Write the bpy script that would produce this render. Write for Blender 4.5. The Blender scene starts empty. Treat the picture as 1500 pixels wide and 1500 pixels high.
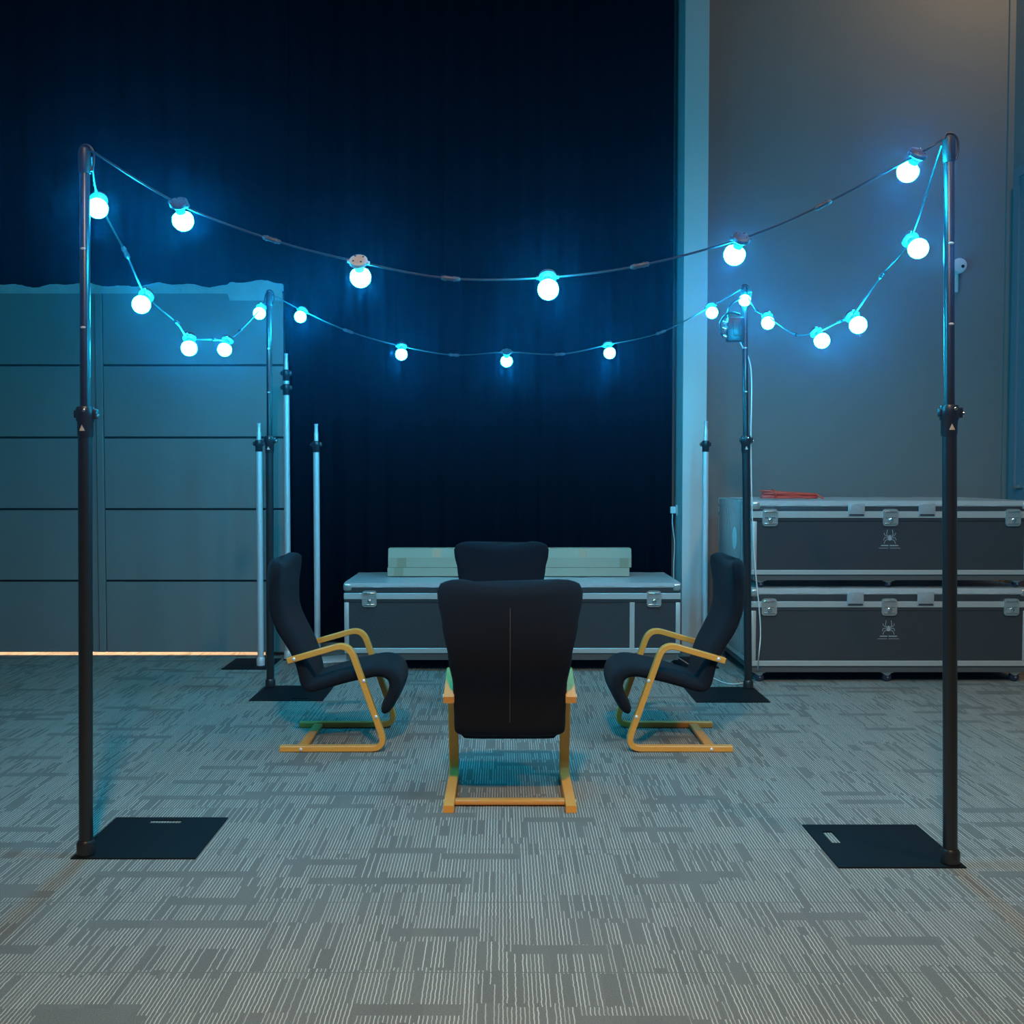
import bpy, bmesh, math, random
from mathutils import Vector, Matrix, Quaternion
random.seed(7)
C = bpy.context.scene.collection
PI = math.pi

# ------------------------------------------------------------------ camera
F, H, VX = 1540.0, 1.45, 736.0
PITCH = math.atan(57 / F)
cp, sp = math.cos(PITCH), math.sin(PITCH)
cam_d = bpy.data.cameras.new('camera')
cam = bpy.data.objects.new('camera', cam_d); C.objects.link(cam)
cam.location = (0, 0, H)
cam.rotation_euler = (PI / 2 - PITCH, 0, 0)
cam_d.sensor_width = 36; cam_d.lens = 36 * F / 1500
cam_d.shift_x = (750 - VX) / 1500
cam_d.clip_end = 60
bpy.context.scene.camera = cam

def ray(px, py):
    v = (750 - py) / F
    return Vector(((px - VX) / F, cp + v * sp, -sp + v * cp))
def ground(px, py, z=0.0):
    d = ray(px, py); t = (z - H) / d.z
    return Vector((d.x * t, d.y * t, z))
def at_y(px, py, Y):
    d = ray(px, py); t = Y / d.y
    return Vector((d.x * t, Y, H + d.z * t))
def at_plane(px, py, a, b):                 # vertical plane through two plan points
    n = Vector((b.y - a.y, a.x - b.x, 0)); d = ray(px, py)
    t = (n.x * a.x + n.y * a.y) / (n.x * d.x + n.y * d.y)
    return Vector((d.x * t, d.y * t, H + d.z * t))

# ------------------------------------------------------------------ materials
def mat(name, col, rough=0.6, metal=0.0, emit=None, estr=0.0, coat=0.0, coat_r=0.1, bump=0.0, bscale=60.0, vary=0.0, vscale=8.0, sheen=0.0, spec=0.5, stretch=None):
    m = bpy.data.materials.new(name); m.use_nodes = True
    nt = m.node_tree; b = nt.nodes['Principled BSDF']
    b.inputs['Base Color'].default_value = (*col, 1)
    b.inputs['Roughness'].default_value = rough
    b.inputs['Metallic'].default_value = metal
    b.inputs['Specular IOR Level'].default_value = spec
    b.inputs['Coat Weight'].default_value = coat
    b.inputs['Coat Roughness'].default_value = coat_r
    b.inputs['Sheen Weight'].default_value = sheen
    tc = None
    if bump or vary:
        tc = nt.nodes.new('ShaderNodeTexCoord'); src = tc.outputs['Object']
        if stretch:
            mp = nt.nodes.new('ShaderNodeMapping'); mp.inputs['Scale'].default_value = stretch
            nt.links.new(src, mp.inputs['Vector']); src = mp.outputs['Vector']
    if bump:
        n = nt.nodes.new('ShaderNodeTexNoise'); n.inputs['Scale'].default_value = bscale; n.inputs['Detail'].default_value = 3
        nt.links.new(src, n.inputs['Vector'])
        bp = nt.nodes.new('ShaderNodeBump'); bp.inputs['Strength'].default_value = bump; bp.inputs['Distance'].default_value = 0.01
        nt.links.new(n.outputs['Fac'], bp.inputs['Height'])
        nt.links.new(bp.outputs['Normal'], b.inputs['Normal'])
        if coat: nt.links.new(bp.outputs['Normal'], b.inputs['Coat Normal'])
    if vary:
        n2 = nt.nodes.new('ShaderNodeTexNoise'); n2.inputs['Scale'].default_value = vscale; n2.inputs['Detail'].default_value = 4
        nt.links.new(src, n2.inputs['Vector'])
        mx = nt.nodes.new('ShaderNodeMix'); mx.data_type = 'RGBA'
        mx.inputs['A'].default_value = (*[c * (1 - vary) for c in col], 1)
        mx.inputs['B'].default_value = (*[min(1, c * (1 + vary)) for c in col], 1)
        nt.links.new(n2.outputs['Fac'], mx.inputs['Factor'])
        nt.links.new(mx.outputs['Result'], b.inputs['Base Color'])
    if emit:
        b.inputs['Emission Color'].default_value = (*emit, 1)
        b.inputs['Emission Strength'].default_value = estr
    return m

def carpet():
    m = bpy.data.materials.new('striped carpet tile'); m.use_nodes = True
    nt = m.node_tree; b = nt.nodes['Principled BSDF']
    L = nt.links.new
    def inp(sock, v):
        if isinstance(v, (int, float)): sock.default_value = v
        else: L(v, sock)
    def M(op, a, c=0.0):
        n = nt.nodes.new('ShaderNodeMath'); n.operation = op
        inp(n.inputs[0], a); inp(n.inputs[1], c); return n.outputs[0]
    def WN(x, y=0.0, z=0.0):
        cb = nt.nodes.new('ShaderNodeCombineXYZ')
        inp(cb.inputs[0], M('ADD', x, 0.37)); inp(cb.inputs[1], M('ADD', y, 0.37)); inp(cb.inputs[2], z)
        w = nt.nodes.new('ShaderNodeTexWhiteNoise'); w.noise_dimensions = '3D'
        L(cb.outputs[0], w.inputs['Vector']); return w.outputs['Value']
    tc = nt.nodes.new('ShaderNodeTexCoord')
    s = nt.nodes.new('ShaderNodeSeparateXYZ'); L(tc.outputs['Object'], s.inputs[0])
    x, y = s.outputs['X'], s.outputs['Y']
    wob = nt.nodes.new('ShaderNodeTexNoise'); wob.inputs['Scale'].default_value = 38; L(tc.outputs['Object'], wob.inputs['Vector'])
    xw = M('ADD', x, M('MULTIPLY', M('SUBTRACT', wob.outputs['Fac'], 0.5), 0.006))
    lx = M('DIVIDE', xw, 0.0118); k = M('FLOOR', lx); f = M('FRACT', lx)
    big = M('FLOOR', M('DIVIDE', x, 0.5))
    colA = M('FLOOR', M('DIVIDE', x, 0.165))
    seg = M('FLOOR', M('ADD', M('DIVIDE', y, 0.19), M('MULTIPLY', WN(big, 3.0), 1.0)))
    sub = M('FLOOR', M('ADD', M('DIVIDE', y, 0.31), WN(colA, 9.0)))
    grp = M('FLOOR', M('DIVIDE', x, 0.071))
    dens = M('ADD', M('MULTIPLY', WN(grp, seg, 2.0), 0.55), 0.55)
    on = M('LESS_THAN', WN(k, seg, sub), dens)
    stripe = M('MULTIPLY', M('LESS_THAN', f, 0.29), on)
    rowB = M('FLOOR', M('DIVIDE', y, 0.06))
    colB = M('FLOOR', M('ADD', M('DIVIDE', x, 0.29), M('MULTIPLY', WN(rowB, 5.0), 4.0)))
    patch = M('LESS_THAN', WN(colB, rowB, 7.0), 0.09)
    stripe = M('MULTIPLY', stripe, M('SUBTRACT', 1.0, patch))
    seam = M('LESS_THAN', M('FRACT', M('DIVIDE', y, 0.5)), 0.012)
    stripe = M('MULTIPLY', stripe, M('SUBTRACT', 1.0, seam))
    sn = nt.nodes.new('ShaderNodeTexNoise'); sn.inputs['Scale'].default_value = 260; sn.inputs['Detail'].default_value = 2
    L(tc.outputs['Object'], sn.inputs['Vector'])
    bg = nt.nodes.new('ShaderNodeMix'); bg.data_type = 'RGBA'
    bg.inputs['A'].default_value = (0.065, 0.062, 0.054, 1); bg.inputs['B'].default_value = (0.275, 0.265, 0.235, 1)
    L(M('ADD', M('MULTIPLY', sn.outputs['Fac'], 0.9), M('MULTIPLY', WN(grp, seg, 4.0), 0.1)), bg.inputs['Factor'])
    mx = nt.nodes.new('ShaderNodeMix'); mx.data_type = 'RGBA'
    L(stripe, mx.inputs['Factor']); L(bg.outputs['Result'], mx.inputs['A'])
    ln = nt.nodes.new('ShaderNodeMix'); ln.data_type = 'RGBA'
    ln.inputs['A'].default_value = (0.36, 0.345, 0.295, 1); ln.inputs['B'].default_value = (0.54, 0.52, 0.445, 1)
    L(WN(k, seg, 11.0), ln.inputs['Factor']); L(ln.outputs['Result'], mx.inputs['B'])
    L(mx.outputs['Result'], b.inputs['Base Color'])
    b.inputs['Roughness'].default_value = 0.95; b.inputs['Specular IOR Level'].default_value = 0.15
    bp = nt.nodes.new('ShaderNodeBump'); bp.inputs['Strength'].default_value = 0.35; bp.inputs['Distance'].default_value = 0.004
    L(sn.outputs['Fac'], bp.inputs['Height']); L(bp.outputs['Normal'], b.inputs['Normal'])
    return m

BULB_COL = (0.006, 0.53, 0.97)
BULB_STR = 430
M_ = dict(
    carpet=carpet(),
    wall=mat('grey wall paint', (0.25, 0.24, 0.222), 0.75, bump=0.12, bscale=160, vary=0.04),
    pillar=mat('pale pillar paint', (0.64, 0.64, 0.62), 0.6, bump=0.08, bscale=160),
    door=mat('grey door panel paint', (0.215, 0.215, 0.205), 0.55, bump=0.15, bscale=140, vary=0.06, vscale=2.5),
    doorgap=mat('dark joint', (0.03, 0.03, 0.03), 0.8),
    bluedoor=mat('slate door paint', (0.22, 0.25, 0.28), 0.5),
    ceil=mat('dark ceiling', (0.05, 0.05, 0.05), 0.9),
    cloth=mat('pale dust cloth', (0.42, 0.42, 0.40), 0.9, bump=0.4, bscale=30),
    velvet=mat('black drape', (0.0016, 0.0022, 0.0042), 0.95, sheen=0.0, spec=0.1, bump=0.1, bscale=200),
    blackmetal=mat('black powder coat', (0.016, 0.016, 0.017), 0.34, spec=0.6),
    plate=mat('black steel plate', (0.008, 0.008, 0.009), 0.6, spec=0.12, bump=0.1, bscale=300),
    rubber=mat('black rubber', (0.018, 0.018, 0.018), 0.45),
    silver=mat('anodised aluminium', (0.72, 0.73, 0.74), 0.42, 0.35),
    steel=mat('bright steel', (0.8, 0.8, 0.8), 0.22, 1.0),
    nickel=mat('nickel bolt head', (0.9, 0.88, 0.84), 0.35, 0.3),
    whiteplate=mat('white painted plate', (0.75, 0.76, 0.76), 0.5),
    bluetape=mat('blue tape', (0.05, 0.33, 0.5), 0.5),
    whiteplastic=mat('white plastic', (0.8, 0.8, 0.78), 0.4),
    mark=mat('pale paint mark', (0.55, 0.53, 0.5), 0.5),
    fabric=mat('black chair fabric', (0.0125, 0.013, 0.0165), 0.92, sheen=0.03, spec=0.12, bump=0.25, bscale=500),
    thread=mat('tan seam thread', (0.10, 0.075, 0.055), 0.8),
    wood=mat('honey birch wood', (0.90, 0.37, 0.06), 0.4, coat=0.25, coat_r=0.25, vary=0.14, vscale=9, stretch=(2, 30, 30)),
    barwood=mat('red brown wood bar', (0.72, 0.30, 0.065), 0.4, coat=0.2, coat_r=0.25, vary=0.12, vscale=9, stretch=(30, 2, 30)),
    panel=mat('black laminated case panel', (0.045, 0.044, 0.046), 0.34, coat=0.7, coat_r=0.10, bump=0.3, bscale=120),
    lidpanel=mat('crumpled clear film', (0.50, 0.51, 0.51), 0.4, 0.0, coat=0.5, coat_r=0.12, bump=0.7, bscale=20),
    alu=mat('aluminium extrusion', (0.62, 0.61, 0.58), 0.4, 0.45, bump=0.08, bscale=50),
    latch=mat('zinc latch', (0.62, 0.62, 0.60), 0.3, 0.75, bump=0.3, bscale=60),
    film=mat('clear film strip', (0.42, 0.43, 0.43), 0.25, 0.2, coat=0.6, bump=0.5, bscale=40),
    skirt=mat('dull grey base board', (0.10, 0.10, 0.10), 0.55, bump=0.15, bscale=60),
    tyre=mat('blue caster tyre', (0.02, 0.028, 0.06), 0.45),
    ink=mat('pale print', (0.42, 0.44, 0.46), 0.6),
    card=mat('kraft cardboard', (0.40, 0.335, 0.24), 0.85, vary=0.06, vscale=6),
    tape=mat('brown parcel tape', (0.33, 0.26, 0.16), 0.35),
    red=mat('red cable sheath', (0.62, 0.055, 0.03), 0.45),
    bulb=mat('lit turquoise bulb', (0.8, 0.9, 0.9), 0.5, emit=BULB_COL, estr=BULB_STR),
    capgrey=mat('dark lamp holder plastic', (0.05, 0.05, 0.052), 0.4),
    palecap=mat('pale lamp holder plastic', (0.42, 0.42, 0.42), 0.45),
    box=mat('dark control box', (0.03, 0.035, 0.04), 0.35),
    lens=mat('dark lens', (0.01, 0.01, 0.012), 0.2),
)

# ------------------------------------------------------------------ mesh builder
class MB:
    def __init__(s): s.bm = bmesh.new()
    def merge(s, b2, M4=None):
        me = bpy.data.meshes.new('t'); b2.to_mesh(me); b2.free()
        if M4 is not None: me.transform(M4)
        s.bm.from_mesh(me); bpy.data.meshes.remove(me); return s
    def box(s, a, b, bevel=0.0, seg=2, M4=None):
        t = bmesh.new(); bmesh.ops.create_cube(t, size=1)
        a, b = Vector(a), Vector(b)
        for v in t.verts:
            v.co = Vector(((a.x + b.x) / 2 + v.co.x * (b.x - a.x), (a.y + b.y) / 2 + v.co.y * (b.y - a.y), (a.z + b.z) / 2 + v.co.z * (b.z - a.z)))
        if bevel: bmesh.ops.bevel(t, geom=t.edges[:], offset=bevel, segments=seg, affect='EDGES', profile=0.5)
        return s.merge(t, M4)
    def prism(s, pts, y0, y1, bevel=0.0, axis='y', M4=None):    # polygon in (x,z) pushed along y (or (x,y) along z)
        t = bmesh.new()
        mk = (lambda p, h: (p[0], h, p[1])) if axis == 'y' else (lambda p, h: (p[0], p[1], h)) if axis == 'z' else (lambda p, h: (h, p[0], p[1]))
        A = [t.verts.new(mk(p, y0)) for p in pts]; B = [t.verts.new(mk(p, y1)) for p in pts]
        t.faces.new(A); t.faces.new(B[::-1])
        for i in range(len(pts)):
            j = (i + 1) % len(pts); t.faces.new((A[j], A[i], B[i], B[j]))
        bmesh.ops.recalc_face_normals(t, faces=t.faces[:])
        if bevel: bmesh.ops.bevel(t, geom=t.edges[:], offset=bevel, segments=2, affect='EDGES', profile=0.5)
        return s.merge(t, M4)
    def lathe(s, prof, n=24, M4=None):          # (r,z) list around z
        t = bmesh.new(); rings = []
        for r, z in prof:
            if r < 1e-6: rings.append([t.verts.new((0, 0, z))])
            else: rings.append([t.verts.new((r * math.cos(2 * PI * i / n), r * math.sin(2 * PI * i / n), z)) for i in range(n)])
        for a, b in zip(rings, rings[1:]):
            for i in range(n):
                j = (i + 1) % n
                if len(a) == 1 and len(b) == 1: continue
                if len(a) == 1: t.faces.new((a[0], b[i], b[j]))
                elif len(b) == 1: t.faces.new((a[i], a[j], b[0]))
                else: t.faces.new((a[i], a[j], b[j], b[i]))
        if len(rings[0]) > 1: t.faces.new(rings[0])
        if len(rings[-1]) > 1: t.faces.new(rings[-1])
        bmesh.ops.recalc_face_normals(t, faces=t.faces[:])
        return s.merge(t, M4)
    def sweep(s, path, sect, up=(0, 0, 1), closed=False):      # section (a along side, b along up')
        t = bmesh.new(); P = [Vector(p) for p in path]; rings = []; n = len(P); upv = Vector(up)
        for i, p in enumerate(P):
            tg = ((P[(i + 1) % n] if closed or i < n - 1 else p) - (P[i - 1] if closed or i > 0 else p)).normalized()
            side = tg.cross(upv)
            if side.length < 1e-4: side = tg.cross(Vector((1, 0, 0)))
            side.normalize(); nu = side.cross(tg).normalized()
            sc = sect(i / (n - 1)) if callable(sect) else sect
            rings.append([t.verts.new(p + side * a + nu * b) for a, b in sc])
        m = len(rings[0]); R = list(zip(rings, rings[1:])) + ([(rings[-1], rings[0])] if closed else [])
        for a, b in R:
            for i in range(m):
                j = (i + 1) % m; t.faces.new((a[i], a[j], b[j], b[i]))
        if not closed: t.faces.new(rings[0]); t.faces.new(rings[-1])
        bmesh.ops.recalc_face_normals(t, faces=t.faces[:])
        return s.merge(t)
    def tube(s, path, r, n=10, up=(0, 0, 1), closed=False):
        return s.sweep(path, [(r * math.cos(2 * PI * k / n), r * math.sin(2 * PI * k / n)) for k in range(n)], up, closed)
    def build(s, name, m, parent=None, smooth=True, ang=40):
        me = bpy.data.meshes.new(name); s.bm.to_mesh(me); s.bm.free()
        for p in me.polygons: p.use_smooth = smooth
        if smooth: me.set_sharp_from_angle(angle=math.radians(ang))
        for mm in (m if isinstance(m, list) else [m]): me.materials.append(mm)
        o = bpy.data.objects.new(name, me); C.objects.link(o)
        if parent: o.parent = parent
        return o

def along(p, q):                               # matrix taking +z from p to q
    p, q = Vector(p), Vector(q)
    return Matrix.Translation(p) @ Vector((0, 0, 1)).rotation_difference(q - p).to_matrix().to_4x4()
def catmull(P, n=8):
    P = [Vector(p) for p in P]; Q = [P[0] * 2 - P[1]] + P + [P[-1] * 2 - P[-2]]; out = []
    for i in range(1, len(Q) - 2):
        a, b, c, d = Q[i - 1:i + 3]
        for k in range(n):
            t = k / n
            out.append(0.5 * (2 * b + (c - a) * t + (2 * a - 5 * b + 4 * c - d) * t * t + (3 * b - a - 3 * c + d) * t ** 3))
    out.append(P[-1]); return out
def rrect(w, h, r, n=3):
    o = []
    for cx, cy, a0 in ((w / 2 - r, h / 2 - r, 0), (-w / 2 + r, h / 2 - r, 90), (-w / 2 + r, -h / 2 + r, 180), (w / 2 - r, -h / 2 + r, 270)):
        for k in range(n + 1):
            a = math.radians(a0 + 90 * k / n); o.append((cx + r * math.cos(a), cy + r * math.sin(a)))
    return o

def tag(o, label, cat, group=None):
    o['label'] = label; o['category'] = cat
    if group: o['group'] = group
    return o
def thing(name, label, cat, loc, rz=0.0, group=None):
    o = bpy.data.objects.new(name, None); C.objects.link(o); o.empty_display_size = 0.1
    o.location = loc; o.rotation_euler = (0, 0, rz)
    return tag(o, label, cat, group)
def struct(o): o['kind'] = 'structure'; return o
def copy_tree(o, parent=None):
    c = o.copy(); C.objects.link(c); c.parent = parent
    for ch in list(o.children): copy_tree(ch, c)
    return c
def lift(o, loc):                              # give a world-space mesh its own origin
    loc = Vector(loc); o.data.transform(Matrix.Translation(-loc)); o.location = loc; return o

# ------------------------------------------------------------------ the room
CEIL = 6.6; YD = at_y(200, 700, 1).y and ground(200, 961).y      # door plane from its foot line
YW = 9.05                                                        # right back wall
XL, XR = -4.9, at_y(1476, 600, YW).x
YB = -3.6
struct(MB().box((XL - .2, YB - .2, -.1), (XR + .2, 11.2, 0)).build('floor', M_['carpet'], smooth=False))
struct(MB().box((XL - .2, YB - .2, CEIL), (XR + .2, 11.2, CEIL + .1)).build('ceiling', M_['ceil'], smooth=False))
struct(MB().box((XL - .12, YB, 0), (XL, 11, CEIL)).build('wall_left', M_['wall'], smooth=False))
struct(MB().box((XR, YB, 0), (XR + .12, YW, CEIL)).build('wall_right', M_['wall'], smooth=False))
struct(MB().box((XL, YB - .12, 0), (XR, YB, CEIL)).build('wall_front', M_['wall'], smooth=False))
top_z0 = at_y(200, 440, YD).z; xdr = at_y(416, 700, YD).x                                       # right edge of the panel door
struct(MB().box((xdr - .17, YD + .058, 0), (xdr - .12, YD + .26, top_z0)).box((xdr - .17, YD + .26, 0), (xdr - .12, 11, CEIL)).box((XL, 10.9, 0), (xdr - .17, 11, CEIL)).box((XL, YD + .22, top_z0 - .3), (xdr - .12, YD + .26, CEIL)).box((XL, YD + .058, top_z0 - .3), (xdr - .12, YD + .26, top_z0 - .26)).build('wall_beyond', M_['ceil'], smooth=False))
struct(MB().box((xdr - .12, YW, 0), (XR + .12, YW + .12, CEIL)).build('wall_back', M_['wall'], smooth=False))
YP = 8.62
xp0, xp1 = at_y(1001, 500, YP).x, at_y(1036, 500, YP).x
struct(MB().box((xp0, YP, 0), (xp1, YW, CEIL), .004).build('wall_pillar', M_['pillar'], smooth=False))
# corner trim and side door at the far right
struct(MB().box((XR - .05, YW - .03, 0), (XR, YW, CEIL)).build('trim_1', M_['wall'], smooth=False))
yds = YW - .10
fr = struct(MB().box((XR - .03, yds - .09, 0), (XR, yds, 4.0)).box((XR - .03, yds - 1.1, 0), (XR, yds - 1.01, 4.0)).box((XR - .03, yds - 1.01, 3.92), (XR, yds - .09, 4.0)).build('trim_2', M_['bluedoor'], smooth=False))
dr = struct(MB().box((XR - .012, yds - 1.01, .01), (XR - .001, yds - .09, 3.92)).build('door_2', M_['bluedoor'], smooth=False))
hz = at_y(1490, 713, yds - .16).z
MB().box((XR - .06, yds - .22, hz - .012), (XR - .012, yds - .13, hz + .012), .004).build('door_handle', M_['steel'], dr)

# panel door on the left: rows of boards, stile, dark joints, light leaking under it
rows = [ground(200, 960).z + .032] + [at_y(200, p, YD).z for p in (851, 746, 641, 535, 436)]
top_z = at_y(200, 428, YD).z
door = struct(MB().box((XL, YD + .02, .032), (xdr, YD + .06, top_z)).build('door_1', M_['doorgap'], smooth=False))
xs0, xs1 = at_y(134, 700, YD).x, at_y(153, 700, YD).x
for i in range(5):
    z0, z1 = rows[i] + (.008 if i else 0), rows[i + 1] - .008 if i < 4 else top_z
    for x0, x1 in ((XL + .005, xs0 - .012), (xs1 + .002, xdr)):
        o = MB().box((x0, YD, z0), (x1, YD + .022, z1), .003, 1).build('door_panel', M_['door'], door, smooth=False)
MB().box((xs0 + .045, YD - .006, .032), (xs1 - .003, YD + .022, top_z), .003, 1).box((xs0 - .006, YD + .004, .032), (xs0 + .04, YD + .022, top_z)).build('stile', M_['door'], door, smooth=False)
def wavy_strip():
    b = MB(); t = bmesh.new(); n = 140; A = []
    for i in range(n + 1):
        x = XL + .01 + (xdr - XL - .012) * i / n
        px = VX + F * x / YD
        zt = top_z + .055 + .012 * math.sin(x * 9) + .008 * math.sin(x * 23 + 1) + (.02 if px > 340 else 0) + random.uniform(-.003, .003)
        zb = top_z - .012 - (.055 if px > 338 else 0)
        yo = YD - .010 + .003 * math.sin(x * 31)
        A.append([t.verts.new((x, yo, zb)), t.verts.new((x, yo, zt)), t.verts.new((x, yo + .06, zt)), t.verts.new((x, yo + .06, zt - .05))])
    for a, c in zip(A, A[1:]):
        for k in range(3): t.faces.new((a[k], c[k], c[k + 1], a[k + 1]))
    bmesh.ops.recalc_face_normals(t, faces=t.faces[:])
    b.merge(t); return b.build('top_cloth', M_['cloth'], door)
wavy_strip()

def curtain(name, label, x0, x1, y, z0, z1, amp, per, edge_band=0):
    t = bmesh.new(); n = int((x1 - x0) / .018); rows_ = []
    for k, z in enumerate((z0, (z0 * 2 + z1) / 3, (z0 + z1 * 2) / 3, z1)):
        r = []
        for i in range(n + 1):
            x = x0 + (x1 - x0) * i / n
            a = amp * (1 - .25 * k / 3)
            yy = y + a * math.sin(x * 2 * PI / per + .6 * math.sin(x * 3.1) + .15 * k) + .3 * a * math.sin(x * 2 * PI / per * 2.3 + 1)
            r.append(t.verts.new((x, yy, z)))
        rows_.append(r)
    for a, c in zip(rows_, rows_[1:]):
        for i in range(n): t.faces.new((a[i], a[i + 1], c[i + 1], c[i]))
    o = MB().merge(t).build(name, M_['velvet'], ang=180)
    sm = o.modifiers.new('thickness', 'SOLIDIFY'); sm.thickness = .006
    lift(o, ((x0 + x1) / 2, y, z0)); return tag(o, label, 'curtain', 'black stage drapes')
xce = at_y(983, 600, YW - .1).x
curtain('stage_curtain', 'tall black curtain reaching the floor behind the middle flight case and cardboard cartons', xdr - .115, xce, YW - .12, .02, CEIL - .05, .032, .21)
curtain('stage_curtain', 'black curtain hanging above the grey panelled door at upper left', XL + .02, xdr + .02, YD + .16, top_z - .06, CEIL - .05, .022, .26)

# ------------------------------------------------------------------ black poles
def pole(base_px, top_px, dx, dy, slot, z_join, label, grp='black festoon poles with base plates', snaps=()):
    g = ground(*base_px); tp = at_y(top_px[0], top_px[1], g.y)
    r = thing('pole_stand', label, 'pole stand', g, 0, grp)
    PW = .47
    # plate: the pole stands in one corner; dx,dy tell which way the plate runs
    x0, x1 = (-.042, PW - .042) if dx > 0 else (.042 - PW, .042)
    y0, y1 = (-.042, PW - .042) if dy > 0 else (.042 - PW, .042)
    hx0, hx1, hy0, hy1 = slot(x0, x1, y0, y1)
    b = MB(); th = .005
    for a in ((x0, y0, x1, hy0), (x0, hy1, x1, y1), (x0, hy0, hx0, hy1), (hx1, hy0, x1, hy1)):
        b.box((a[0], a[1], 0), (a[2], a[3], th))
    bmesh.ops.remove_doubles(b.bm, verts=b.bm.verts[:], dist=1e-5)
    b.build('base_plate', M_['plate'], r, smooth=False)
    top = tp - g
    def pt(z): return Vector((top.x * z / top.z, top.y * z / top.z, z))
    MB().lathe([(.034, .008), (.034, .05), (.028, .06)], 24).build('base_socket', M_['blackmetal'], r)
    MB().lathe([(.0255, 0), (.0255, z_join - .06)], 28, along(pt(.012), pt(1))).build('lower_pole', M_['blackmetal'], r)
    up = MB().lathe([(.0185, 0), (.0185, top.z - z_join - .03), (.015, top.z - z_join - .025)], 28, along(pt(z_join), pt(2.4))).build('upper_pole', M_['blackmetal'], r)
    q = pt(z_join)
    cl = MB().lathe([(.027, -.10), (.029, -.09), (.029, -.045), (.033, -.04), (.034, .0), (.030, .012), (.0195, .014)], 28, Matrix.Translation(q)) \
        .box((q.x + .02, q.y - .014, q.z - .034), (q.x + .046, q.y + .014, q.z + .004), .005) \
        .box((q.x - .040, q.y - .012, q.z - .03), (q.x - .02, q.y + .012, q.z), .004).build('clamp_collar', M_['blackmetal'], r)
    MB().lathe([(.009, 0), (.009, .006), (.005, .008)], 14, Matrix.Translation((q.x + .044, q.y - .004, q.z - .02)) @ Matrix.Rotation(PI / 2, 4, 'Y')).build('clamp_bolt', M_['steel'], cl)
    MB().prism([(q.x - .011, q.z - .078), (q.x + .009, q.z - .078), (q.x - .002, q.z - .056)], q.y - .0302, q.y - .028).build('maker_mark', M_['mark'], cl, smooth=False)
    MB().lathe([(.006, 0), (.006, .005), (.003, .007)], 14, Matrix.Translation((q.x + .008, q.y - .031, q.z - .002)) @ Matrix.Rotation(PI / 2, 4, 'X')).build('clamp_bolt', M_['steel'], cl)
    for z in snaps:
        c = pt(z)
        MB().lathe([(.0065, 0), (.0065, .003), (.003, .005)], 14, Matrix.Translation((c.x + .0, c.y - .017, c.z)) @ Matrix.Rotation(PI / 2, 4, 'X') @ Matrix.Diagonal((1.5, .7, 1, 1))).build('snap_button', M_['mark'], up)
    c = pt(top.z)
    MB().lathe([(.0205, -.095), (.0225, -.09), (.0225, -.02), (.019, -.004), (.012, 0)], 24, along(c, c + (c - pt(1)))).build('top_cap', M_['rubber'], r)
    lp = [c + Vector(v) for v in ((-.018, .0, -.03), (-.012, 0, .004), (.012, 0, .008), (.03, 0, -.012), (.034, 0, -.05), (.026, 0, -.085), (.019, 0, -.07))]
    MB().tube(catmull(lp, 5), .0045, 8, (0, 1, 0)).build('hanging_loop', M_['rubber'], r)
    return r, g, g + top

slot_back = lambda x0, x1, y0, y1: ((x0 + x1) / 2 - .075, (x0 + x1) / 2 + .055, y1 - .072, y1 - .036)
slot_side = lambda x0, x1, y0, y1: (x0 + .055, x0 + .095, (y0 + y1) / 2 + .02, (y0 + y1) / 2 + .15)
slot_front = lambda x0, x1, y0, y1: ((x0 + x1) / 2 + .02, (x0 + x1) / 2 + .14, y0 + .03, y0 + .055)
slot_front_l = lambda x0, x1, y0, y1: ((x0 + x1) / 2 - .10, (x0 + x1) / 2 + .02, y0 + .03, y0 + .055)
SN = (2.58, 2.28, 1.99)
pFL, gFL, tFL = pole((126, 1253), (124, 216), 1, 1, slot_back, 1.685, 'nearer black pole on the left, square base plate lying to its right', snaps=SN)
pFR, gFR, tFR = pole((1392, 1266), (1390, 199), -1, 1, slot_side, 1.685, 'nearer black pole on the right, square base plate lying to its left', snaps=SN)
pBL, gBL, tBL = pole((396, 1007), (394, 427), 1, -1, slot_front, 1.685, 'farther black pole on the left, standing right behind the left chair', snaps=SN)
pBR, gBR, tBR = pole((1096, 1009), (1090.5, 419), -1, -1, slot_front_l, 1.685, 'farther black pole on the right carrying the dark control box', snaps=SN)

# ------------------------------------------------------------------ festoon strings
def bulb_mesh():
    b = MB(); prof = []
    R = .0385
    prof.append((.016, -.036))
    for k in range(0, 11):
        a = math.radians(118 - k * 118 / 10 * 1.0) ; 
        ang = math.radians(62) + (PI - math.radians(62)) * k / 10 - PI / 2
        prof.append((R * math.cos(ang) if k < 10 else 0, -.068 - R * math.sin(ang) if True else 0))
    b.lathe(prof, 16)
    o = b.build('light_bulb', M_['bulb'], None, ang=180); me = o.data; bpy.data.objects.remove(o); return me
def holder_mesh(m0):
    b = MB().lathe([(.0, .013), (.024, .013), (.033, .009), (.034, -.004), (.028, -.009), (.0175, -.012), (.0165, -.044), (.0, -.044)], 20)
    for k in range(4):
        a = PI / 4 + k * PI / 2
        b.lathe([(.004, .0), (.004, .003), (0, .004)], 8, Matrix.Translation((.021 * math.cos(a), .021 * math.sin(a), .0115)))
    b.box((-.042, -.006, -.006), (.042, .006, .006), .002)
    o = b.build('lamp_holder', [m0, M_['steel']], None); me = o.data
    for p in me.polygons:
        if p.center.z > .0132 and math.hypot(p.center.x, p.center.y) > .012 and p.area < 1e-4: p.material_index = 1
    bpy.data.objects.remove(o); return me
BM, HM, HM2 = bulb_mesh(), holder_mesh(M_['capgrey']), holder_mesh(M_['palecap'])
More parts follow.
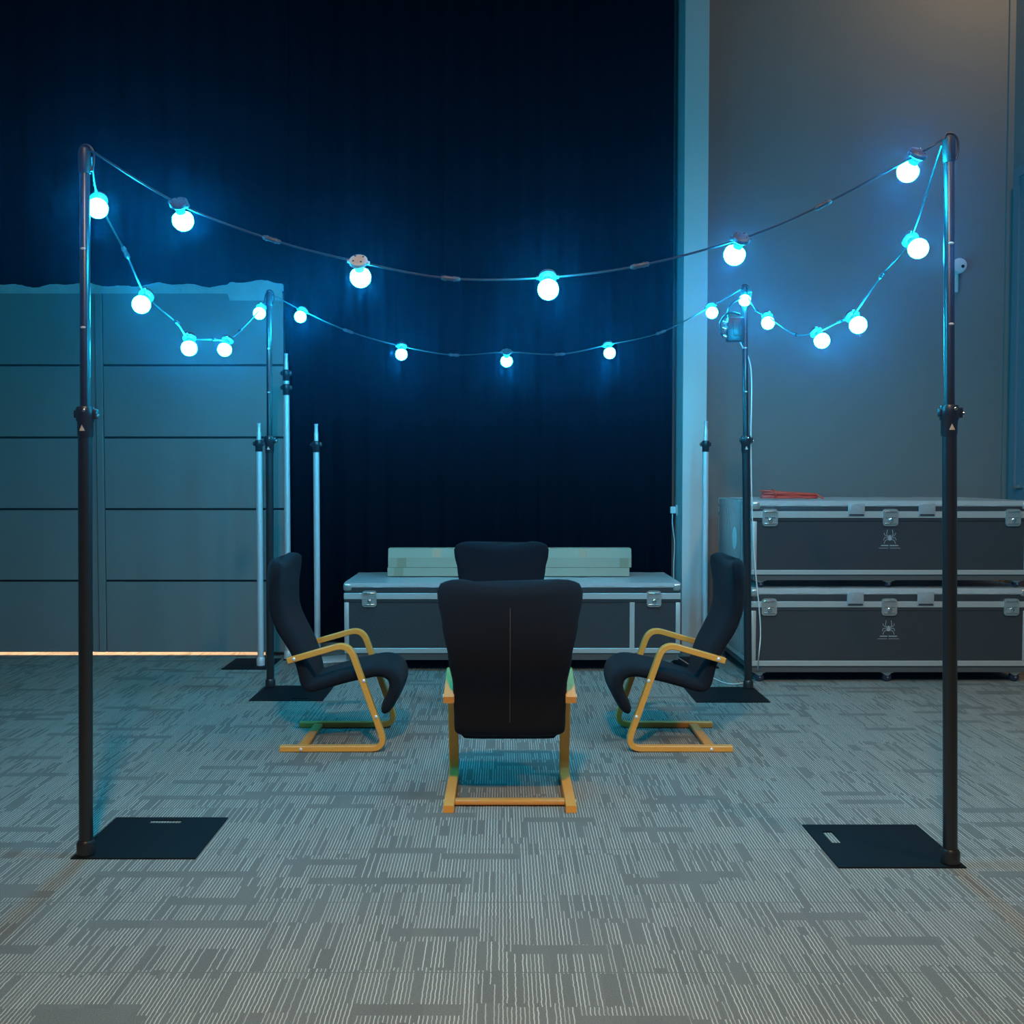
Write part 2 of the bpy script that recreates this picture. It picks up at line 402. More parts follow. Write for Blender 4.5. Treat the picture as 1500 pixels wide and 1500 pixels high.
def festoon(label, A, B, bulbs, mids, ends, fallback_dir):
    """bulbs: (px,py,tilt) tilt>0 leans the holder's top towards the viewer"""
    r = thing('festoon_string', label, 'string lights', A, 0, 'festoon strings between the poles')
    pts = []; hold = []
    for px, py, tilt, roll in bulbs:
        c = at_plane(px, py, A, B)
        d = Vector((math.sin(roll), -math.sin(tilt), -math.cos(tilt) * math.cos(roll))).normalized()
        p = c - d * .068
        hold.append((p, d)); pts.append((px, p))
    mid_pts = [(m[0], at_plane(m[0], m[1], A, B)) for m in mids]
    allp = pts + mid_pts
    ax = (B - A); allp.sort(key=lambda q: (q[1] - A).dot(ax))
    P = [A + Vector(ends[0])] + [q[1] for q in allp] + [B + Vector(ends[1])]
    cab = MB().tube(catmull(P, 9), .0042, 8, (.3, .2, 1))
    lift(cab.build('cable', M_['rubber'], None), A).parent = r
    r_ = r; c_ = [o for o in C.objects if o.parent == r][0]; c_.location = (0, 0, 0)
    cm = catmull(P, 9)
    for m in mid_pts:                                   # taped joints between bulbs
        i = min(range(1, len(cm) - 1), key=lambda k: (cm[k] - m[1]).length)
        tdir = (cm[i + 1] - cm[i - 1]).normalized()
        o = MB().lathe([(.005, -.035), (.0085, -.03), (.0085, .03), (.005, .035)], 10, along(m[1], m[1] + tdir)) \
            .lathe([(.0105, -.022), (.0105, -.016)], 10, along(m[1], m[1] + tdir)).lathe([(.0105, .012), (.0105, .018)], 10, along(m[1], m[1] + tdir)).build('cable_joint', M_['capgrey'], r)
        o.data.transform(Matrix.Translation(-A))
    pale = hold[1][0] if 'front string' in label else None
    for p, d in hold:
        i = min(range(1, len(cm) - 1), key=lambda k: (cm[k] - p).length)
        tdir = (cm[i + 1] - cm[i - 1]).normalized()
        z = -d; x = (tdir - z * tdir.dot(z)).normalized(); y = z.cross(x)
        R = Matrix((x, y, z)).transposed().to_4x4()
        h = bpy.data.objects.new('lamp_holder', HM2 if p is pale else HM); C.objects.link(h); h.parent = r
        h.matrix_local = Matrix.Translation(p - A) @ R
        b = bpy.data.objects.new('light_bulb', BM); C.objects.link(b); b.parent = h
    return r
D = math.radians
festoon('front string of five turquoise bulbs sagging between the two nearer poles', tFL, tFR,
        [(268, 323, D(-44), 0), (528, 406, D(-48), 0), (803, 424, D(40), 0), (1076, 373, D(-45), D(-10)), (1330, 251, D(-44), D(-14))],
        [(398, 351), (660, 408), (937, 389), (1205, 300)], ((.02, -.01, -.01), (-.02, -.01, -.01)), 0)
festoon('left side string of five turquoise bulbs running back in front of the panelled door', tFL, tBL,
        [(143, 305, D(48), D(12)), (207, 446, D(46), D(-5)), (277, 510, D(34), D(8)), (329, 512, D(30), D(-8)), (380, 459, D(50), 0)],
        [(184, 370), (258, 472), (313, 497), (352, 484)], ((.02, .01, -.03), (-.02, -.01, -.02)), 0)
festoon('right side string of five turquoise bulbs running back past the grey wall', tFR, tBR,
        [(1345, 364, D(46), D(12)), (1257, 476, D(45), D(10)), (1204, 499, D(42), D(14)), (1125, 473, D(45), D(-6)), (1091, 440, D(40), D(-20))],
        [(1293, 402), (1232, 470), (1165, 490), (1108, 455)], ((-.02, .01, -.03), (.02, -.01, -.02)), 0)
festoon('rear string of five turquoise bulbs hanging in front of the black curtain', tBL, tBR,
        [(440, 464, D(45), D(-6)), (588, 519, D(32), 0), (742, 529, D(-35), 0), (893, 517, D(30), D(8)), (1043, 458, D(45), 0)],
        [(510, 485), (665, 520), (820, 519), (968, 487)], ((.02, 0, -.02), (-.02, 0, -.02)), 0)

# control box hung on the far right pole + its cable
cb = at_y(1077, 482, gBR.y - .03)
cbx = thing('control_box', 'small dark control box hung near the top of the farther right pole', 'control box', cb)
MB().box((-.058, -.035, -.085), (.058, .035, .075), .012).build('housing', M_['box'], cbx)
MB().box((-.02, -.042, -.05), (.03, -.034, .05), .004).build('front_cover', M_['capgrey'], cbx)
for z in (-.05, .0, .045):
    MB().lathe([(.014, 0), (.014, .02), (.010, .026)], 14, Matrix.Translation((-.056, -.005, z)) @ Matrix.Rotation(-PI / 2, 4, 'Y')).build('cable_gland', M_['steel'], cbx)
MB().tube(catmull([(-.045, 0, .07), (-.05, -.01, .13), (-.02, -.01, .17), (.03, .0, .20), (.055, .0, .22)], 6), .006, 8).build('hanging_cord', M_['rubber'], cbx)
MB().tube(catmull([(-.078, -.005, -.05), (-.10, -.02, -.02), (-.10, -.02, .05), (-.05, -.045, .10), (.02, -.045, .09)], 6), .007, 8).build('cable_lead', M_['rubber'], cbx)

yc = gBR.y
P = [cb + Vector((.03, .0, -.08)), at_y(1100, 540, yc + .03), at_y(1100, 640, yc + .03), at_y(1101, 720, yc + .03), at_y(1103, 780, yc + .035), at_y(1107, 840, yc + .04), at_y(1112, 890, yc + .05), at_y(1114, 930, yc + .05), at_y(1111, 965, yc + .05),
     ground(1108, 992, .012), ground(1093, 999, .007), ground(1074, 1002, .007), ground(1055, 998, .007), ground(1030, 985, .013), ground(1004, 970, .013), Vector((1.37, 8.28, .012)), Vector((1.41, 8.62, .012))]
sock_y = 8.90
szk = at_y(978, 747, sock_y).z
P += [Vector((xp0 - .035, 8.82, .3)), at_y(987, 830, 8.84), at_y(988, 795, 8.86), at_y(985, 768, 8.88), Vector((xp0 - .035, sock_y, szk - .03))]
o = MB().tube(catmull(P, 8), .0042, 8, (.3, .1, 1)).build('power_cable', M_['whiteplastic'])
tag(lift(o, P[9]), 'thin white cable running from control box down the far right pole to the wall socket', 'cable')
sk = thing('wall_socket', 'white wall socket with plug on the side of the pale pillar', 'socket', (xp0, sock_y, szk))
MB().box((-.008, -.045, -.045), (-.0005, .045, .045), .003).build('socket_plate', M_['whiteplastic'], sk)
MB().box((-.055, -.022, -.03), (-.008, .022, .03), .008).build('plug', M_['whiteplastic'], sk)

# ------------------------------------------------------------------ silver uprights
def upright(px, top_py, Y, zj, label, double=False, rect=(-.04, .43, -.43, .04), lean=0.0, wp=False):
    t = at_y(px, top_py, Y); g = Vector((t.x, Y, 0)); h = t.z
    r = thing('telescopic_upright', label, 'pole stand', g, 0, 'silver telescopic uprights')
    q = Vector((lean, 0, h))
    def pt(z): return Vector((lean * z / h, 0, z))
    if True:
        x0, x1, y0, y1 = rect
        if wp:
            MB().prism([(-.05, .06), (-.05, -.02), (.06, -.13), (.36, -.02), (.43, .08), (.40, .16), (.2, .2)], 0, .012, .003, 'z').build('base_plate', M_['whiteplate'], r)
            MB().prism([(.33, .0), (.36, -.02), (.43, .08), (.40, .16), (.33, .17)], .0125, .0145, 0, 'z').build('tape_strip', M_['bluetape'], r)
        else:
            MB().box((x0, y0, 0), (x1, y1, .008), .002).build('base_plate', M_['plate'], r)
    MB().lathe([(.031, .008), (.031, .06), (.026, .07)], 20).build('base_socket', M_['silver'], r)
    MB().lathe([(.0235, 0), (.0235, zj - .06)], 24, along(pt(.012), q)).build('outer_tube', M_['silver'], r)
    MB().lathe([(.0165, 0), (.0165, h - zj - .07), (.0135, h - zj - .055), (.0135, h - zj - .012), (.015, h - zj - .008), (.015, h - zj)], 20, along(pt(zj), q)).build('inner_tube', M_['silver'], r)
    for k in ((0, -.11) if double else (0,)):
        c = pt(zj + k)
        cl = MB().lathe([(.025, -.075), (.027, -.07), (.027, -.04), (.031, -.035), (.031, .0), (.026, .01), (.018, .012)], 22, Matrix.Translation(c)) \
            .box(c + Vector((.018, -.012, -.032)), c + Vector((.042, .012, .0)), .004).box(c + Vector((-.042, -.012, -.032)), c + Vector((-.018, .012, .0)), .004).build('clamp_collar', M_['blackmetal'], r)
        for s in (-1, 1):
            MB().lathe([(.007, 0), (.007, .006), (.004, .008)], 12, Matrix.Translation(c + Vector((s * .041, 0, -.016))) @ Matrix.Rotation(s * PI / 2, 4, 'Y')).build('clamp_bolt', M_['steel'], cl)
    return r
upright(379, 620, ground(379, 976).y, 1.685, 'short silver upright on a black plate before the panelled door', rect=(-.26, .09, -.14, .30))
upright(419, 518, 8.14, 2.235, 'tallest silver upright, with two black collars, beside the black curtain', double=True, rect=(-.03, .17, -.05, .38))
upright(463, 621, 8.10, 1.685, 'silver upright on a white plate in front of the black curtain', lean=0.0, wp=True)
upright(1034, 617, 8.16, 1.69, 'silver upright standing behind the right chair, in front of the pale pillar', rect=(-.27, .035, -.40, .06))

# ------------------------------------------------------------------ bentwood chairs
S = .000803
def cz(zx, zy): return ((zx - 125) * S, (1418 - zy) * S)
def arc_path(P, rad, n=8):                     # polyline with rounded corners
    P = [Vector((p[0], 0, p[1])) for p in P]; out = [P[0]]
    for i in range(1, len(P) - 1):
        a, b, c = P[i - 1], P[i], P[i + 1]; r = rad[i - 1]
        u, v = (a - b).normalized(), (c - b).normalized()
        p0, p1 = b + u * r, b + v * r
        for k in range(n + 1):
            t = k / n; out.append(p0 * (1 - t) ** 2 + b * 2 * t * (1 - t) + p1 * t * t)
    out.append(P[-1]); return out
def interp(tab, s):
    for (a, va), (b, vb) in zip(tab, tab[1:]):
        if s <= b:
            t = (s - a) / (b - a); t = t * t * (3 - 2 * t); return va + (vb - va) * t
    return tab[-1][1]
U0 = .27
def make_chair(label):
    r = thing('armchair', label, 'armchair', (0, 0, 0), 0, 'bentwood armchairs in a ring')
    # upholstery: one S-shaped pad from head to shins
    pz = [(62, 178), (62, 250), (68, 340), (79, 430), (97, 520), (127, 610), (170, 690), (214, 770), (246, 850), (266, 930), (280, 985), (310, 1012),
          (370, 1000), (460, 972), (560, 944), (650, 924), (735, 908), (802, 914), (850, 950), (864, 1010), (846, 1070), (818, 1126), (786, 1182)]
    path = catmull([(cz(*p)[0] - U0, 0, cz(*p)[1]) for p in pz], 4)
    Ls = [0]
    for a, b in zip(path, path[1:]): Ls.append(Ls[-1] + (b - a).length)
    tot = Ls[-1]
    wid = [(0, .40), (.006, .47), (.018, .545), (.036, .598), (.056, .618), (.078, .612), (.135, .576), (.235, .526), (.345, .492), (.47, .486), (.6, .478), (.96, .474), (.985, .465), (1, .43)]
    thk = [(0, .025), (.012, .055), (.03, .078), (.10, .086), (.25, .082), (.45, .070), (.55, .066), (.75, .072), (.85, .078), (.97, .066), (.99, .055), (1, .035)]
    NX = 44; t = bmesh.new(); rings = []; npth = len(path)
    for i, p in enumerate(path):
        s = Ls[i] / tot
        tg = (path[min(i + 1, npth - 1)] - path[max(i - 1, 0)]).normalized()
        nrm = tg.cross(Vector((0, 1, 0))).normalized()            # front side of the pad
        w, th = interp(wid, s), interp(thk, s); ring = []
        for k in range(NX):
            a = 2 * PI * k / NX; n_ = 2 / 5.5
            cx, cy = math.cos(a), math.sin(a)
            lx = w / 2 * math.copysign(abs(cx) ** n_, cx); ly = th / 2 * math.copysign(abs(cy) ** (2 / 2.6), cy)
            q = p + nrm * ly + Vector((0, lx, 0))
            e = (abs(lx) / .31)
            if s < .2:
                f = 1 - s / .2
                q += tg * (-.056 * f * (e ** 1.8) + .016 * f)            # heart shaped head
                q += nrm * (.065 * f * e ** 3)                             # slight wings
            ring.append(t.verts.new(q))
        rings.append(ring)
    for a, b in zip(rings, rings[1:]):
        for k in range(NX):
            j = (k + 1) % NX; t.faces.new((a[k], a[j], b[j], b[k]))
    t.faces.new(rings[0]); t.faces.new(rings[-1])
    bmesh.ops.recalc_face_normals(t, faces=t.faces[:])
    up = MB().merge(t).build('upholstery', M_['fabric'], r, ang=180)
    # seam and zip pull down the back
    sp_ = []
    for i in range(6, 38):
        p = path[i]; tg = (path[i + 1] - path[i - 1]).normalized(); nrm = tg.cross(Vector((0, 1, 0))).normalized()
        s = Ls[i] / tot
        f = 1 - s / .2 if s < .2 else 0
        sp_.append(p - nrm * (interp(thk, s) / 2 + .0005) + tg * .016 * f)
    MB().tube(sp_, .0016, 6, (0, 1, 0)).build('back_seam', M_['thread'], up)['label'] = 'thin tan seam down the chair back'
    for sd in (-1, 1):
        pts = [cz(125, 1398), cz(815, 1396), cz(573, 712), cz(178, 825)]
        pth = arc_path([(a - U0, b) for a, b in pts], (.085, .075), 9)
        pth = [p + Vector((0, sd * .2625, 0)) for p in pth]
        b = MB(); b.sweep(pth, rrect(.030, .046, .003, 1), (0, 1, 0)); sf = b.build('side_frame', M_['wood'], r, ang=25)
        for zx, zy in ((222, 811), (672, 952), (750, 1186), (262, 1398)):
            u, z = cz(zx, zy)
            MB().lathe([(.009, 0), (.009, .003), (.005, .006)], 12, Matrix.Translation((u - U0, sd * .285, z)) @ Matrix.Rotation(-sd * PI / 2, 4, 'X')).build('bolt', M_['nickel'], sf)
    MB().box((.085 - U0, -.24, .006), (.135 - U0, .24, .026), .005).build('cross_bar', M_['barwood'], r)
    return r
def place(o, x, y, rz): o.location = (x, y, 0); o.rotation_euler = (0, 0, rz)
ch = make_chair('black armchair with wooden arms on the left, in profile facing right')
g0, g1 = ground(409, 1103), ground(437, 1063)
place(ch, g0.x + U0 - .0, (g0.y + g1.y) / 2 + .0, 0)
yL = ch.location.y
c2 = copy_tree(ch); c2['label'] = 'black armchair with wooden arms on the right, in profile facing left'
g2 = ground(1075, 1104); place(c2, g2.x - U0, yL + .0, PI)
c3 = copy_tree(ch); c3['label'] = 'nearest black armchair in the centre, seen from behind'
g3 = ground(747, 1191); place(c3, g3.x, g3.y + U0, PI / 2)
c4 = copy_tree(ch); c4['label'] = 'farthest black armchair, facing the camera, mostly hidden behind the nearest one'
place(c4, at_y(734.5, 840, 6.8).x, 6.56, -PI / 2)

# ------------------------------------------------------------------ flight cases
def spider(b, y):                               # printed emblem, flat on the panel front
    def leg(P, w):
        for (x0, z0), (x1, z1) in zip(P, P[1:]):
            d = Vector((x1 - x0, 0, z1 - z0)); n = Vector((-d.z, 0, d.x)).normalized() * w
            b.prism([(x0 + n.x, z0 + n.z), (x0 - n.x, z0 - n.z), (x1 - n.x, z1 - n.z), (x1 + n.x, z1 + n.z)], y - .0006, y)
    b.prism([(.013 * math.cos(a * PI / 8), .014 * math.sin(a * PI / 8) - .0) for a in range(16)], y - .0006, y)
    b.prism([(.008 * math.cos(a * PI / 8), .016 + .009 * math.sin(a * PI / 8)) for a in range(16)], y - .0006, y)
    for s in (-1, 1):
        leg([(s * .008, .012), (s * .022, .028), (s * .017, .062)], .0016)
        leg([(s * .010, .008), (s * .036, .026), (s * .040, .040)], .0015)
        leg([(s * .010, .002), (s * .036, .008), (s * .044, -.012)], .0015)
        leg([(s * .010, -.006), (s * .030, -.012), (s * .040, -.036)], .0016)
def flight_case(name, label, X0, X1, Y0, Dp, z_base, HC, latches, pads, mullion=None, logo=None, grp='aluminium edged flight cases', caster_h=.085, film_side=False, gap_mat='doorgap'):
    """HC: dict of heights: skirt, rail, panel, lid rail, lid band, top"""
    W = X1 - X0; cx = (X0 + X1) / 2
    r = thing('flight_case', label, 'flight case', (cx, Y0 + Dp / 2, z_base), 0, grp)
    a, d = W / 2, Dp / 2
    z0 = caster_h; z1 = z0 + HC['skirt']; z2 = z1 + HC['rail']; z3 = z2 + HC['panel']; z4 = z3 + HC['lid_rail']; z5 = z4 + HC['lid_band']; z6 = z5 + HC['top']
    body = MB().box((-a + .006, -d + .006, z1), (a - .006, d - .006, z3 - .004)).build('body', M_['panel'], r, smooth=False)
    MB().box((-a + .012, -d + .012, z0), (a - .012, d - .012, z1)).build('base_skirt', M_['skirt'], r, smooth=False)
    lid = MB().box((-a + .004, -d + .004, z3 + .006), (a - .004, d - .004, z6 - .004), .006).build('lid', M_['panel'], r)
    t = bmesh.new(); nx, ny = 60, 12; gr = []
    for i in range(nx + 1):
        col = []
        for j in range(ny + 2):
            x = -a + .002 + (2 * a - .004) * i / nx
            if j == 0: y, z = -d - .003, z5 + .006 + .003 * math.sin(i * .7) + .002 * math.sin(i * 1.9)
            else: y, z = -d - .003 + (2 * d) * (j - 1) / ny, z6 + .001 + (.002 + .0015 * math.sin(i * .9 + j) * math.sin(i * .33 + j * 1.3) if 1 < j else 0)
            col.append(t.verts.new((x, y, z)))
        gr.append(col)
    for p, q in zip(gr, gr[1:]):
        for j in range(ny + 1): t.faces.new((p[j], q[j], q[j + 1], p[j + 1]))
    bmesh.ops.recalc_face_normals(t, faces=t.faces[:])
    MB().merge(t).build('film_cover', M_['lidpanel'], lid, ang=60)['label'] = 'crumpled clear film over the case top'
    def ring(x0, y0, x1, y1, za, zb, out, name, par, mm=None):
        b = MB()
        b.box((x0, y0, za), (x1, y0 + out, zb), .003, 1); b.box((x0, y1 - out, za), (x1, y1, zb), .003, 1)
        b.box((x0, y0 + out, za), (x0 + out, y1 - out, zb), .003, 1); b.box((x1 - out, y0 + out, za), (x1, y1 - out, zb), .003, 1)
        return b.build(name, mm or M_['alu'], par, smooth=False)
    ring(-a, -d, a, d, z1, z2, .03, 'bottom_rail', r)
    ring(-a, -d, a, d, z3 - .022, z3 - .003, .02, 'lid_gap_ring', body, M_[gap_mat])  # shade of the lid gap put into this ring's dark colour, unless panel-coloured
    ring(-a - .002, -d - .002, a + .002, d + .002, z3, z4, .03, 'lid_rail', lid)
    ring(-a, -d, a, d, z5, z6, .035, 'top_edge', lid)
    for sx in (-1, 1):
        for sy in (-1, 1):
            x, y = sx * a, sy * d
            MB().box((min(x, x - sx * .034), min(y, y - sy * .034), z2), (max(x, x - sx * .034), max(y, y - sy * .034), z3 - .022), .004).build('corner_post', M_['alu'], r)
            b = MB()
            for zz in (z6 - .028,):
                b.box((x - sx * .05 - .006 if sx > 0 else x - .006, y - sy * .05 - .006 if sy > 0 else y - .006, zz - .03), (x + .006 if sx > 0 else x + .056, y + .006 if sy > 0 else y + .056, zz + .027), .016, 3)
            b.build('ball_corner', M_['latch'], lid)
    if mullion is not None:
        MB().box((mullion - cx - .018, -d - .001, z2), (mullion - cx + .018, -d + .02, z3 - .022), .002).build('divider_strip', M_['alu'], r, smooth=False)
    for lx in latches:
        u = lx - cx; zc = z3 + .004
        la = MB().prism([(u + p, zc + q) for p, q in rrect(.105, .118, .022, 4)], -d - .008, -d + .004).build('latch', M_['latch'], r)
        MB().box((u - .04, -d - .016, zc - .045), (u + .04, -d - .006, zc - .038), .002).box((u - .04, -d - .016, zc + .038), (u + .04, -d - .006, zc + .045), .002) \
            .box((u - .036, -d - .010, zc - .004), (u + .036, -d - .0075, zc + .002)).build('latch_rim', M_['steel'], la)
        MB().lathe([(.016, 0), (.016, .01), (.01, .014)], 14, Matrix.Translation((u, -d - .007, zc - .018)) @ Matrix.Rotation(PI / 2, 4, 'X')).box((u - .004, -d - .03, zc - .030), (u + .004, -d - .012, zc - .004), .002).build('latch_key', M_['steel'], la)
    for pxm in pads:
        u = pxm - cx
        pd = MB().box((u - .058, -d - .008, z3 + .012), (u + .058, -d + .0, z5 + .02), .004).build('lid_stay', M_['film'], r)
        MB().box((u - .05, -d - .0095, z3 + .016), (u + .05, -d - .0075, z3 + .028), .002).build('stay_slot', M_['doorgap'], pd)
    if film_side:
        fw = MB().box((-a - .003, -d + .03, z2), (-a + .001, d - .03, z6 - .01), .001).build('film_wrap', M_['film'], r)
        MB().box((-a - .0045, -d + .30, z2), (-a - .0028, -d + .34, z6 - .012)).build('film_edge', M_['latch'], fw)
    for k in (0.035, .5, .965):
        for sy in (-1, 1):
            x = -a + W * k; y = sy * (d - .06)
            cs = MB().box((x - .04, y - .035, z0 - .008), (x + .04, y + .035, z0 - .001), .002).prism([(x - .045, z0 - .006), (x + .035, z0 - .006), (x + .012, caster_h * .6), (x - .004, caster_h * .6)], y - .024, y - .020).prism([(x - .045, z0 - .006), (x + .035, z0 - .006), (x + .012, caster_h * .6), (x - .004, caster_h * .6)], y + .020, y + .024).build('caster', M_['latch'], r)
            w = MB().lathe([(0, -.020), (caster_h * .36, -.020), (caster_h * .44, -.014), (caster_h * .44, .014), (caster_h * .36, .020), (0, .020)], 22, Matrix.Translation((x + .004, y, caster_h * .445)) @ Matrix.Rotation(PI / 2, 4, 'X')).build('wheel', M_['tyre'], cs)
            MB().lathe([(.007, 0), (.007, .005), (0, .006)], 10, Matrix.Translation((x + .004, y - .023, caster_h * .445)) @ Matrix.Rotation(PI / 2, 4, 'X')).build('axle_nut', M_['steel'], cs)
    if logo is not None:
        u = logo[0] - cx; zc = logo[1] - z_base
        b = MB(); spider(b, 0)
        for s_, hw, z in ((1, .060, -.048), (1, .074, -.066)):
            # two lines of small print, too small to read
            n = 14; wcell = 2 * hw / n; rnd = random.Random(5)
            for i in range(n):
                if rnd.random() < .1: continue
                hh = .0035 if z > -.05 else .0016
                b.box((-hw + i * wcell + .0006, -.0006, z - hh), (-hw + (i + 1) * wcell - .0006, 0, z + hh))
        o = b.build('printed_emblem', M_['ink'], body, smooth=False); o.location = (u, -d + .0055, zc)
        o['label'] = 'pale spider emblem with two lines of small print'
    return r, z_base + z6

# right stack (its front face, from the casters on the carpet)
Yr = ground(1291, 1000).y
k = lambda p: p * Yr / F
def zpx(py): return at_y(1300, py, Yr).z
X0r, X1r = at_y(1101, 850, Yr).x, at_y(1507, 850, Yr).x
zb = zpx(985)
HCl = dict(skirt=zpx(976) - zb, rail=zpx(968) - zpx(976), panel=zpx(890) - zpx(968), lid_rail=zpx(881) - zpx(890), lid_band=zpx(871) - zpx(881), top=zpx(862) - zpx(871))
lat = [at_y(p, 850, Yr).x for p in (1127, 1303, 1482)]; pad = [at_y(p, 850, Yr).x for p in (1253, 1356)]
ztop_l = zpx(862)
flight_case('flight_case', 'lower flight case of the right stack, standing on the carpet', X0r, X1r, Yr, 1.12, 0, HCl, lat, pad, logo=(lat[1], zpx(922)), caster_h=zb, film_side=True, gap_mat='panel')
cu = zpx(850) - ztop_l - .007
HCu = dict(skirt=zpx(842) - zpx(850), rail=zpx(835) - zpx(842), panel=zpx(759) - zpx(835), lid_rail=zpx(749) - zpx(759), lid_band=zpx(742) - zpx(749), top=zpx(734) - zpx(742))
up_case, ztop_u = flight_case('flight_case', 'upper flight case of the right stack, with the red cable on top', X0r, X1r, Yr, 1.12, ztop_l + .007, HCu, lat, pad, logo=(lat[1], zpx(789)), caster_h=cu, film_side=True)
st = ray(1076, 788); tt = (X0r - .0045) / st.x; stp = st * tt + Vector((0, 0, H))
o = MB().prism([(.075 * math.cos(a * PI / 10), .085 * math.sin(a * PI / 10)) for a in range(20)], -.0012, 0, 0, 'x').build('sticker', M_['whiteplastic'], up_case, smooth=False)
o.location = stp - up_case.location
# middle case
Yc = 7.62
def zc_(py): return at_y(600, py, Yc).z
HCm = dict(skirt=zc_(957) - zc_(967), rail=zc_(949.5) - zc_(957), panel=zc_(878) - zc_(949.5), lid_rail=zc_(869) - zc_(878), lid_band=zc_(861) - zc_(869), top=zc_(854) - zc_(861))
X0m, X1m = at_y(504, 870, Yc).x, at_y(997, 870, Yc).x
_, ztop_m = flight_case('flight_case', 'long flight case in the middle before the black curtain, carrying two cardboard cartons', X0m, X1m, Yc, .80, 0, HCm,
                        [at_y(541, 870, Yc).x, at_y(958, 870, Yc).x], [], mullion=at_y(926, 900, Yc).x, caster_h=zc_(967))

# cartons
Yk = 8.02
def carton(label, x0, x1, y0, y1, z0, z1, slope=0.0, zs=0.0):
    r = thing('cardboard_carton', label, 'box', ((x0 + x1) / 2, (y0 + y1) / 2, z0), 0, 'long flat cardboard cartons')
    a, d, h = (x1 - x0) / 2, (y1 - y0) / 2, z1 - z0
    if slope:
        MB().prism([(-d, .001), (-d, h), (-d + slope, h + zs), (d, h + zs), (d, .001)], -a, a, .002, 'x').build('box_body', M_['card'], r, smooth=False)
    else:
        MB().box((-a, -d, .001), (a, d, h), .002, 1).build('box_body', M_['card'], r, smooth=False)
    for fx in ((-.46, .0, .47) if slope else (-.47,)):
        MB().box((-a + (fx + .5) * 2 * a - .035 + (.03 if fx < -.4 else 0), -d - .0012, .004), (-a + (fx + .5) * 2 * a + .035 + (.03 if fx < -.4 else 0), -d + .001, h - .002)).build('tape_strip', M_['tape'], r, smooth=False)
    if slope:
        for fx in (-.30, .0, .30):
            xx = fx * 2 * a
            L = math.hypot(slope, zs); ang = math.atan2(zs, slope)
            MB().box((xx - .035, 0, 0), (xx + .035, L - .004, .0012), 0, 2, Matrix.Translation((0, -d + .001, h + .0008)) @ Matrix.Rotation(ang, 4, 'X')).build('tape_strip', M_['tape'], r, smooth=False)
    return r
kz0 = ztop_m + .008
kz1 = at_y(700, 831.5, Yk).z; kz2 = at_y(700, 817, Yk).z; kz3 = at_y(700, 803.5, Yk + .02).z
carton('lower long cardboard carton lying on the middle flight case', at_y(567.5, 838, Yk).x, at_y(922, 838, Yk).x, Yk, Yk + .15, kz0, kz1 - .001)
carton('upper long cardboard carton with taped bulging top, behind the farthest chair', at_y(568.5, 825, Yk).x, at_y(925, 825, Yk).x, Yk + .002, Yk + .142, kz1, kz2, .02, kz3 - kz2)

# red cable bundle
yr_ = Yr + .30
a0, a1 = at_y(1111, 727, yr_).x, at_y(1202, 727, yr_).x
b = MB(); rnd = random.Random(3); L = a1 - a0; cxr = (a0 + a1) / 2; path = []
for loop in range(7):
    hw = L / 2 - .012 - rnd.uniform(0, .035); hd = .03 + rnd.uniform(0, .028); zz = .008 + loop * .0055; off = rnd.uniform(-.012, .012)
    for kk in range(20):
        a = 2 * PI * kk / 20
        xx = cxr + off + hw * math.copysign(abs(math.cos(a)) ** .8, math.cos(a))
        fall = 1.35 - .75 * (xx - a0) / L
        path.append(Vector((xx, yr_ + hd * math.sin(a) * (1.2 - .5 * (xx - a0) / L) + rnd.uniform(-.004, .004), ztop_u + .015 + (zz - .008) * fall * 1.1 + rnd.uniform(0, .004))))
path.append(path[-1] + Vector((.05, -.02, -.03)))
b.tube(catmull(path, 3), .0065, 8, (0, 0, 1))
b.tube([Vector((a0 + .10 + .001 * i, yr_ + .06 * math.cos(i * 2 * PI / 16), ztop_u + .044 + .030 * math.sin(i * 2 * PI / 16))) for i in range(17)], .0065, 8, (1, 0, 0))
tag(lift(b.build('cable_bundle', M_['red']), (cxr, yr_, ztop_u)), 'flattened bundle of red cable lying on the upper right flight case', 'cable')

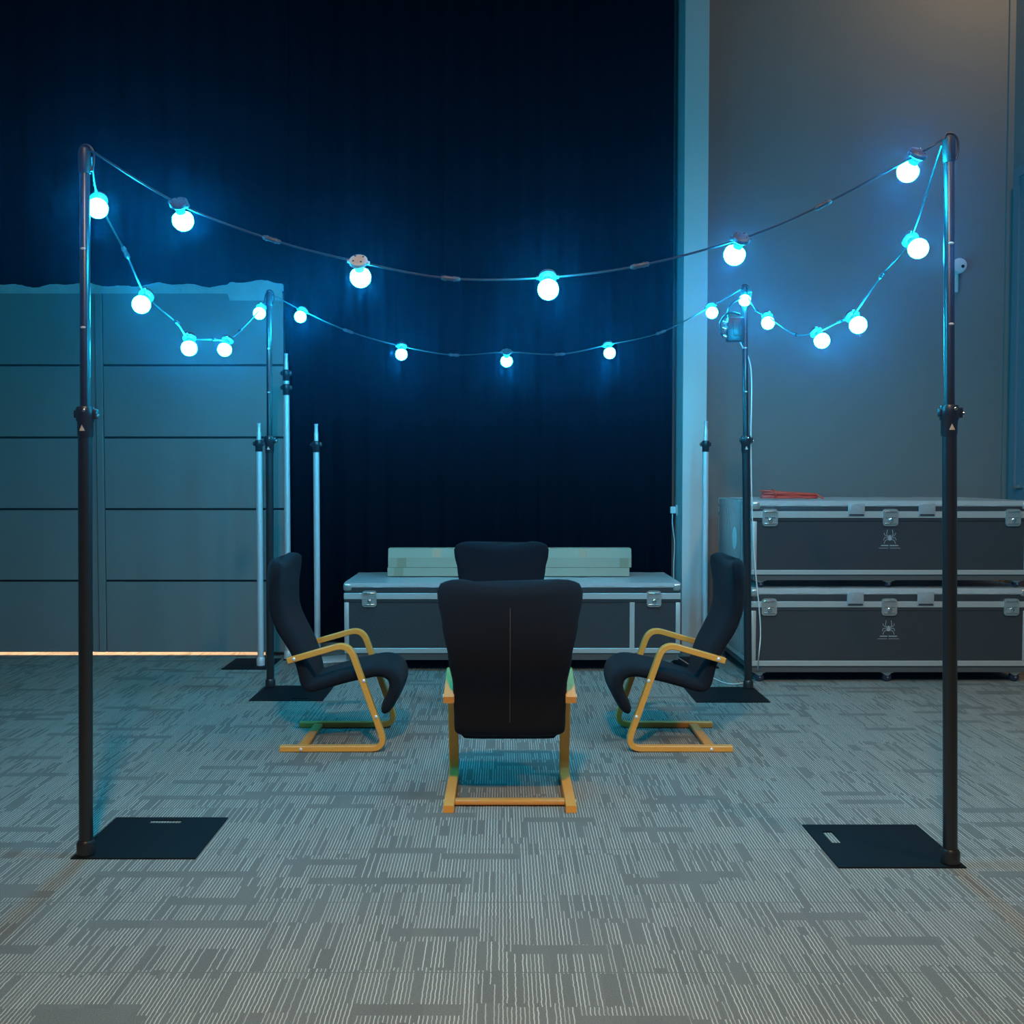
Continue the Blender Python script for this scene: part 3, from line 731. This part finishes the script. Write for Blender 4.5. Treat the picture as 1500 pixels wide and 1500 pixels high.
# wall sensor behind the right pole
s0 = at_y(1400, 391, YW)
ws = thing('wall_sensor', 'small white oval sensor on a bracket, high on the grey wall behind right pole', 'sensor', (s0.x, YW, s0.z))
hd = MB().prism([(.062 * math.cos(a * PI / 12) * (1 if math.sin(a * PI / 12) > 0 else .75 + .25 * (1 + math.sin(a * PI / 12))), .060 * math.sin(a * PI / 12) - (.01 if math.sin(a * PI / 12) < 0 else 0)) for a in range(24)], -.09, -.03, .012).build('sensor_head', M_['whiteplastic'], ws)
MB().lathe([(.014, 0), (.014, .004), (0, .007)], 16, Matrix.Translation((.022, -.089, -.012)) @ Matrix.Rotation(PI / 2, 4, 'X')).build('lens', M_['lens'], hd)
MB().box((-.03, -.035, -.22), (.012, -.001, -.10), .008).box((-.022, -.05, -.13), (.004, -.02, -.03), .006).build('wall_bracket', M_['whiteplastic'], ws)

# ------------------------------------------------------------------ light
def area(name, loc, target, size, power, col, sy=None):
    l = bpy.data.lights.new(name, 'AREA'); l.energy = power; l.color = col; l.size = size
    if sy: l.shape = 'RECTANGLE'; l.size_y = sy
    o = bpy.data.objects.new(name, l); C.objects.link(o); o.location = loc
    o.rotation_euler = (Vector(target) - Vector(loc)).to_track_quat('-Z', 'Y').to_euler(); return o
area('warm_ceiling_lamp', (-.2, -.4, 5.9), (0, 3.0, 0), .35, 84, (1, .71, .39)).data.spread = math.radians(88)
area('right_ceiling_lamp', (3.3, 2.2, 6.2), (2.7, 6.0, 0), .35, 26, (1, .72, .44)).data.spread = math.radians(84)
area('corner_ceiling_lamp', (4.15, 7.7, 6.5), (4.1, 9.0, 4.4), .3, 20, (1, .72, .46))
area('corridor_lamp', (-3.3, 9.4, 2.6), (-3.3, 8.5, 0), 2.4, 420, (1, .66, .42), .3)

w = bpy.data.worlds.new('world'); bpy.context.scene.world = w; w.use_nodes = True
nt = w.node_tree; nt.nodes['Background'].inputs['Color'].default_value = (0, 0, 0, 1); nt.nodes['Background'].inputs['Strength'].default_value = 0
BLOOM_HAZE = 0.005  # thin blue haze added in place of lens bloom around the bulbs
if BLOOM_HAZE:
    v = nt.nodes.new('ShaderNodeVolumeScatter'); v.inputs['Density'].default_value = BLOOM_HAZE; v.inputs['Anisotropy'].default_value = 0.94
    v.inputs['Color'].default_value = (.15, .5, 1, 1)
    nt.links.new(v.outputs[0], nt.nodes['World Output'].inputs['Volume'])

vs = bpy.context.scene.view_settings
bpy.context.scene.display_settings.display_device = 'sRGB'
vs.view_transform = 'Standard'; vs.look = 'None'; vs.exposure = 0.0; vs.gamma = 1.0; vs.use_curve_mapping = False
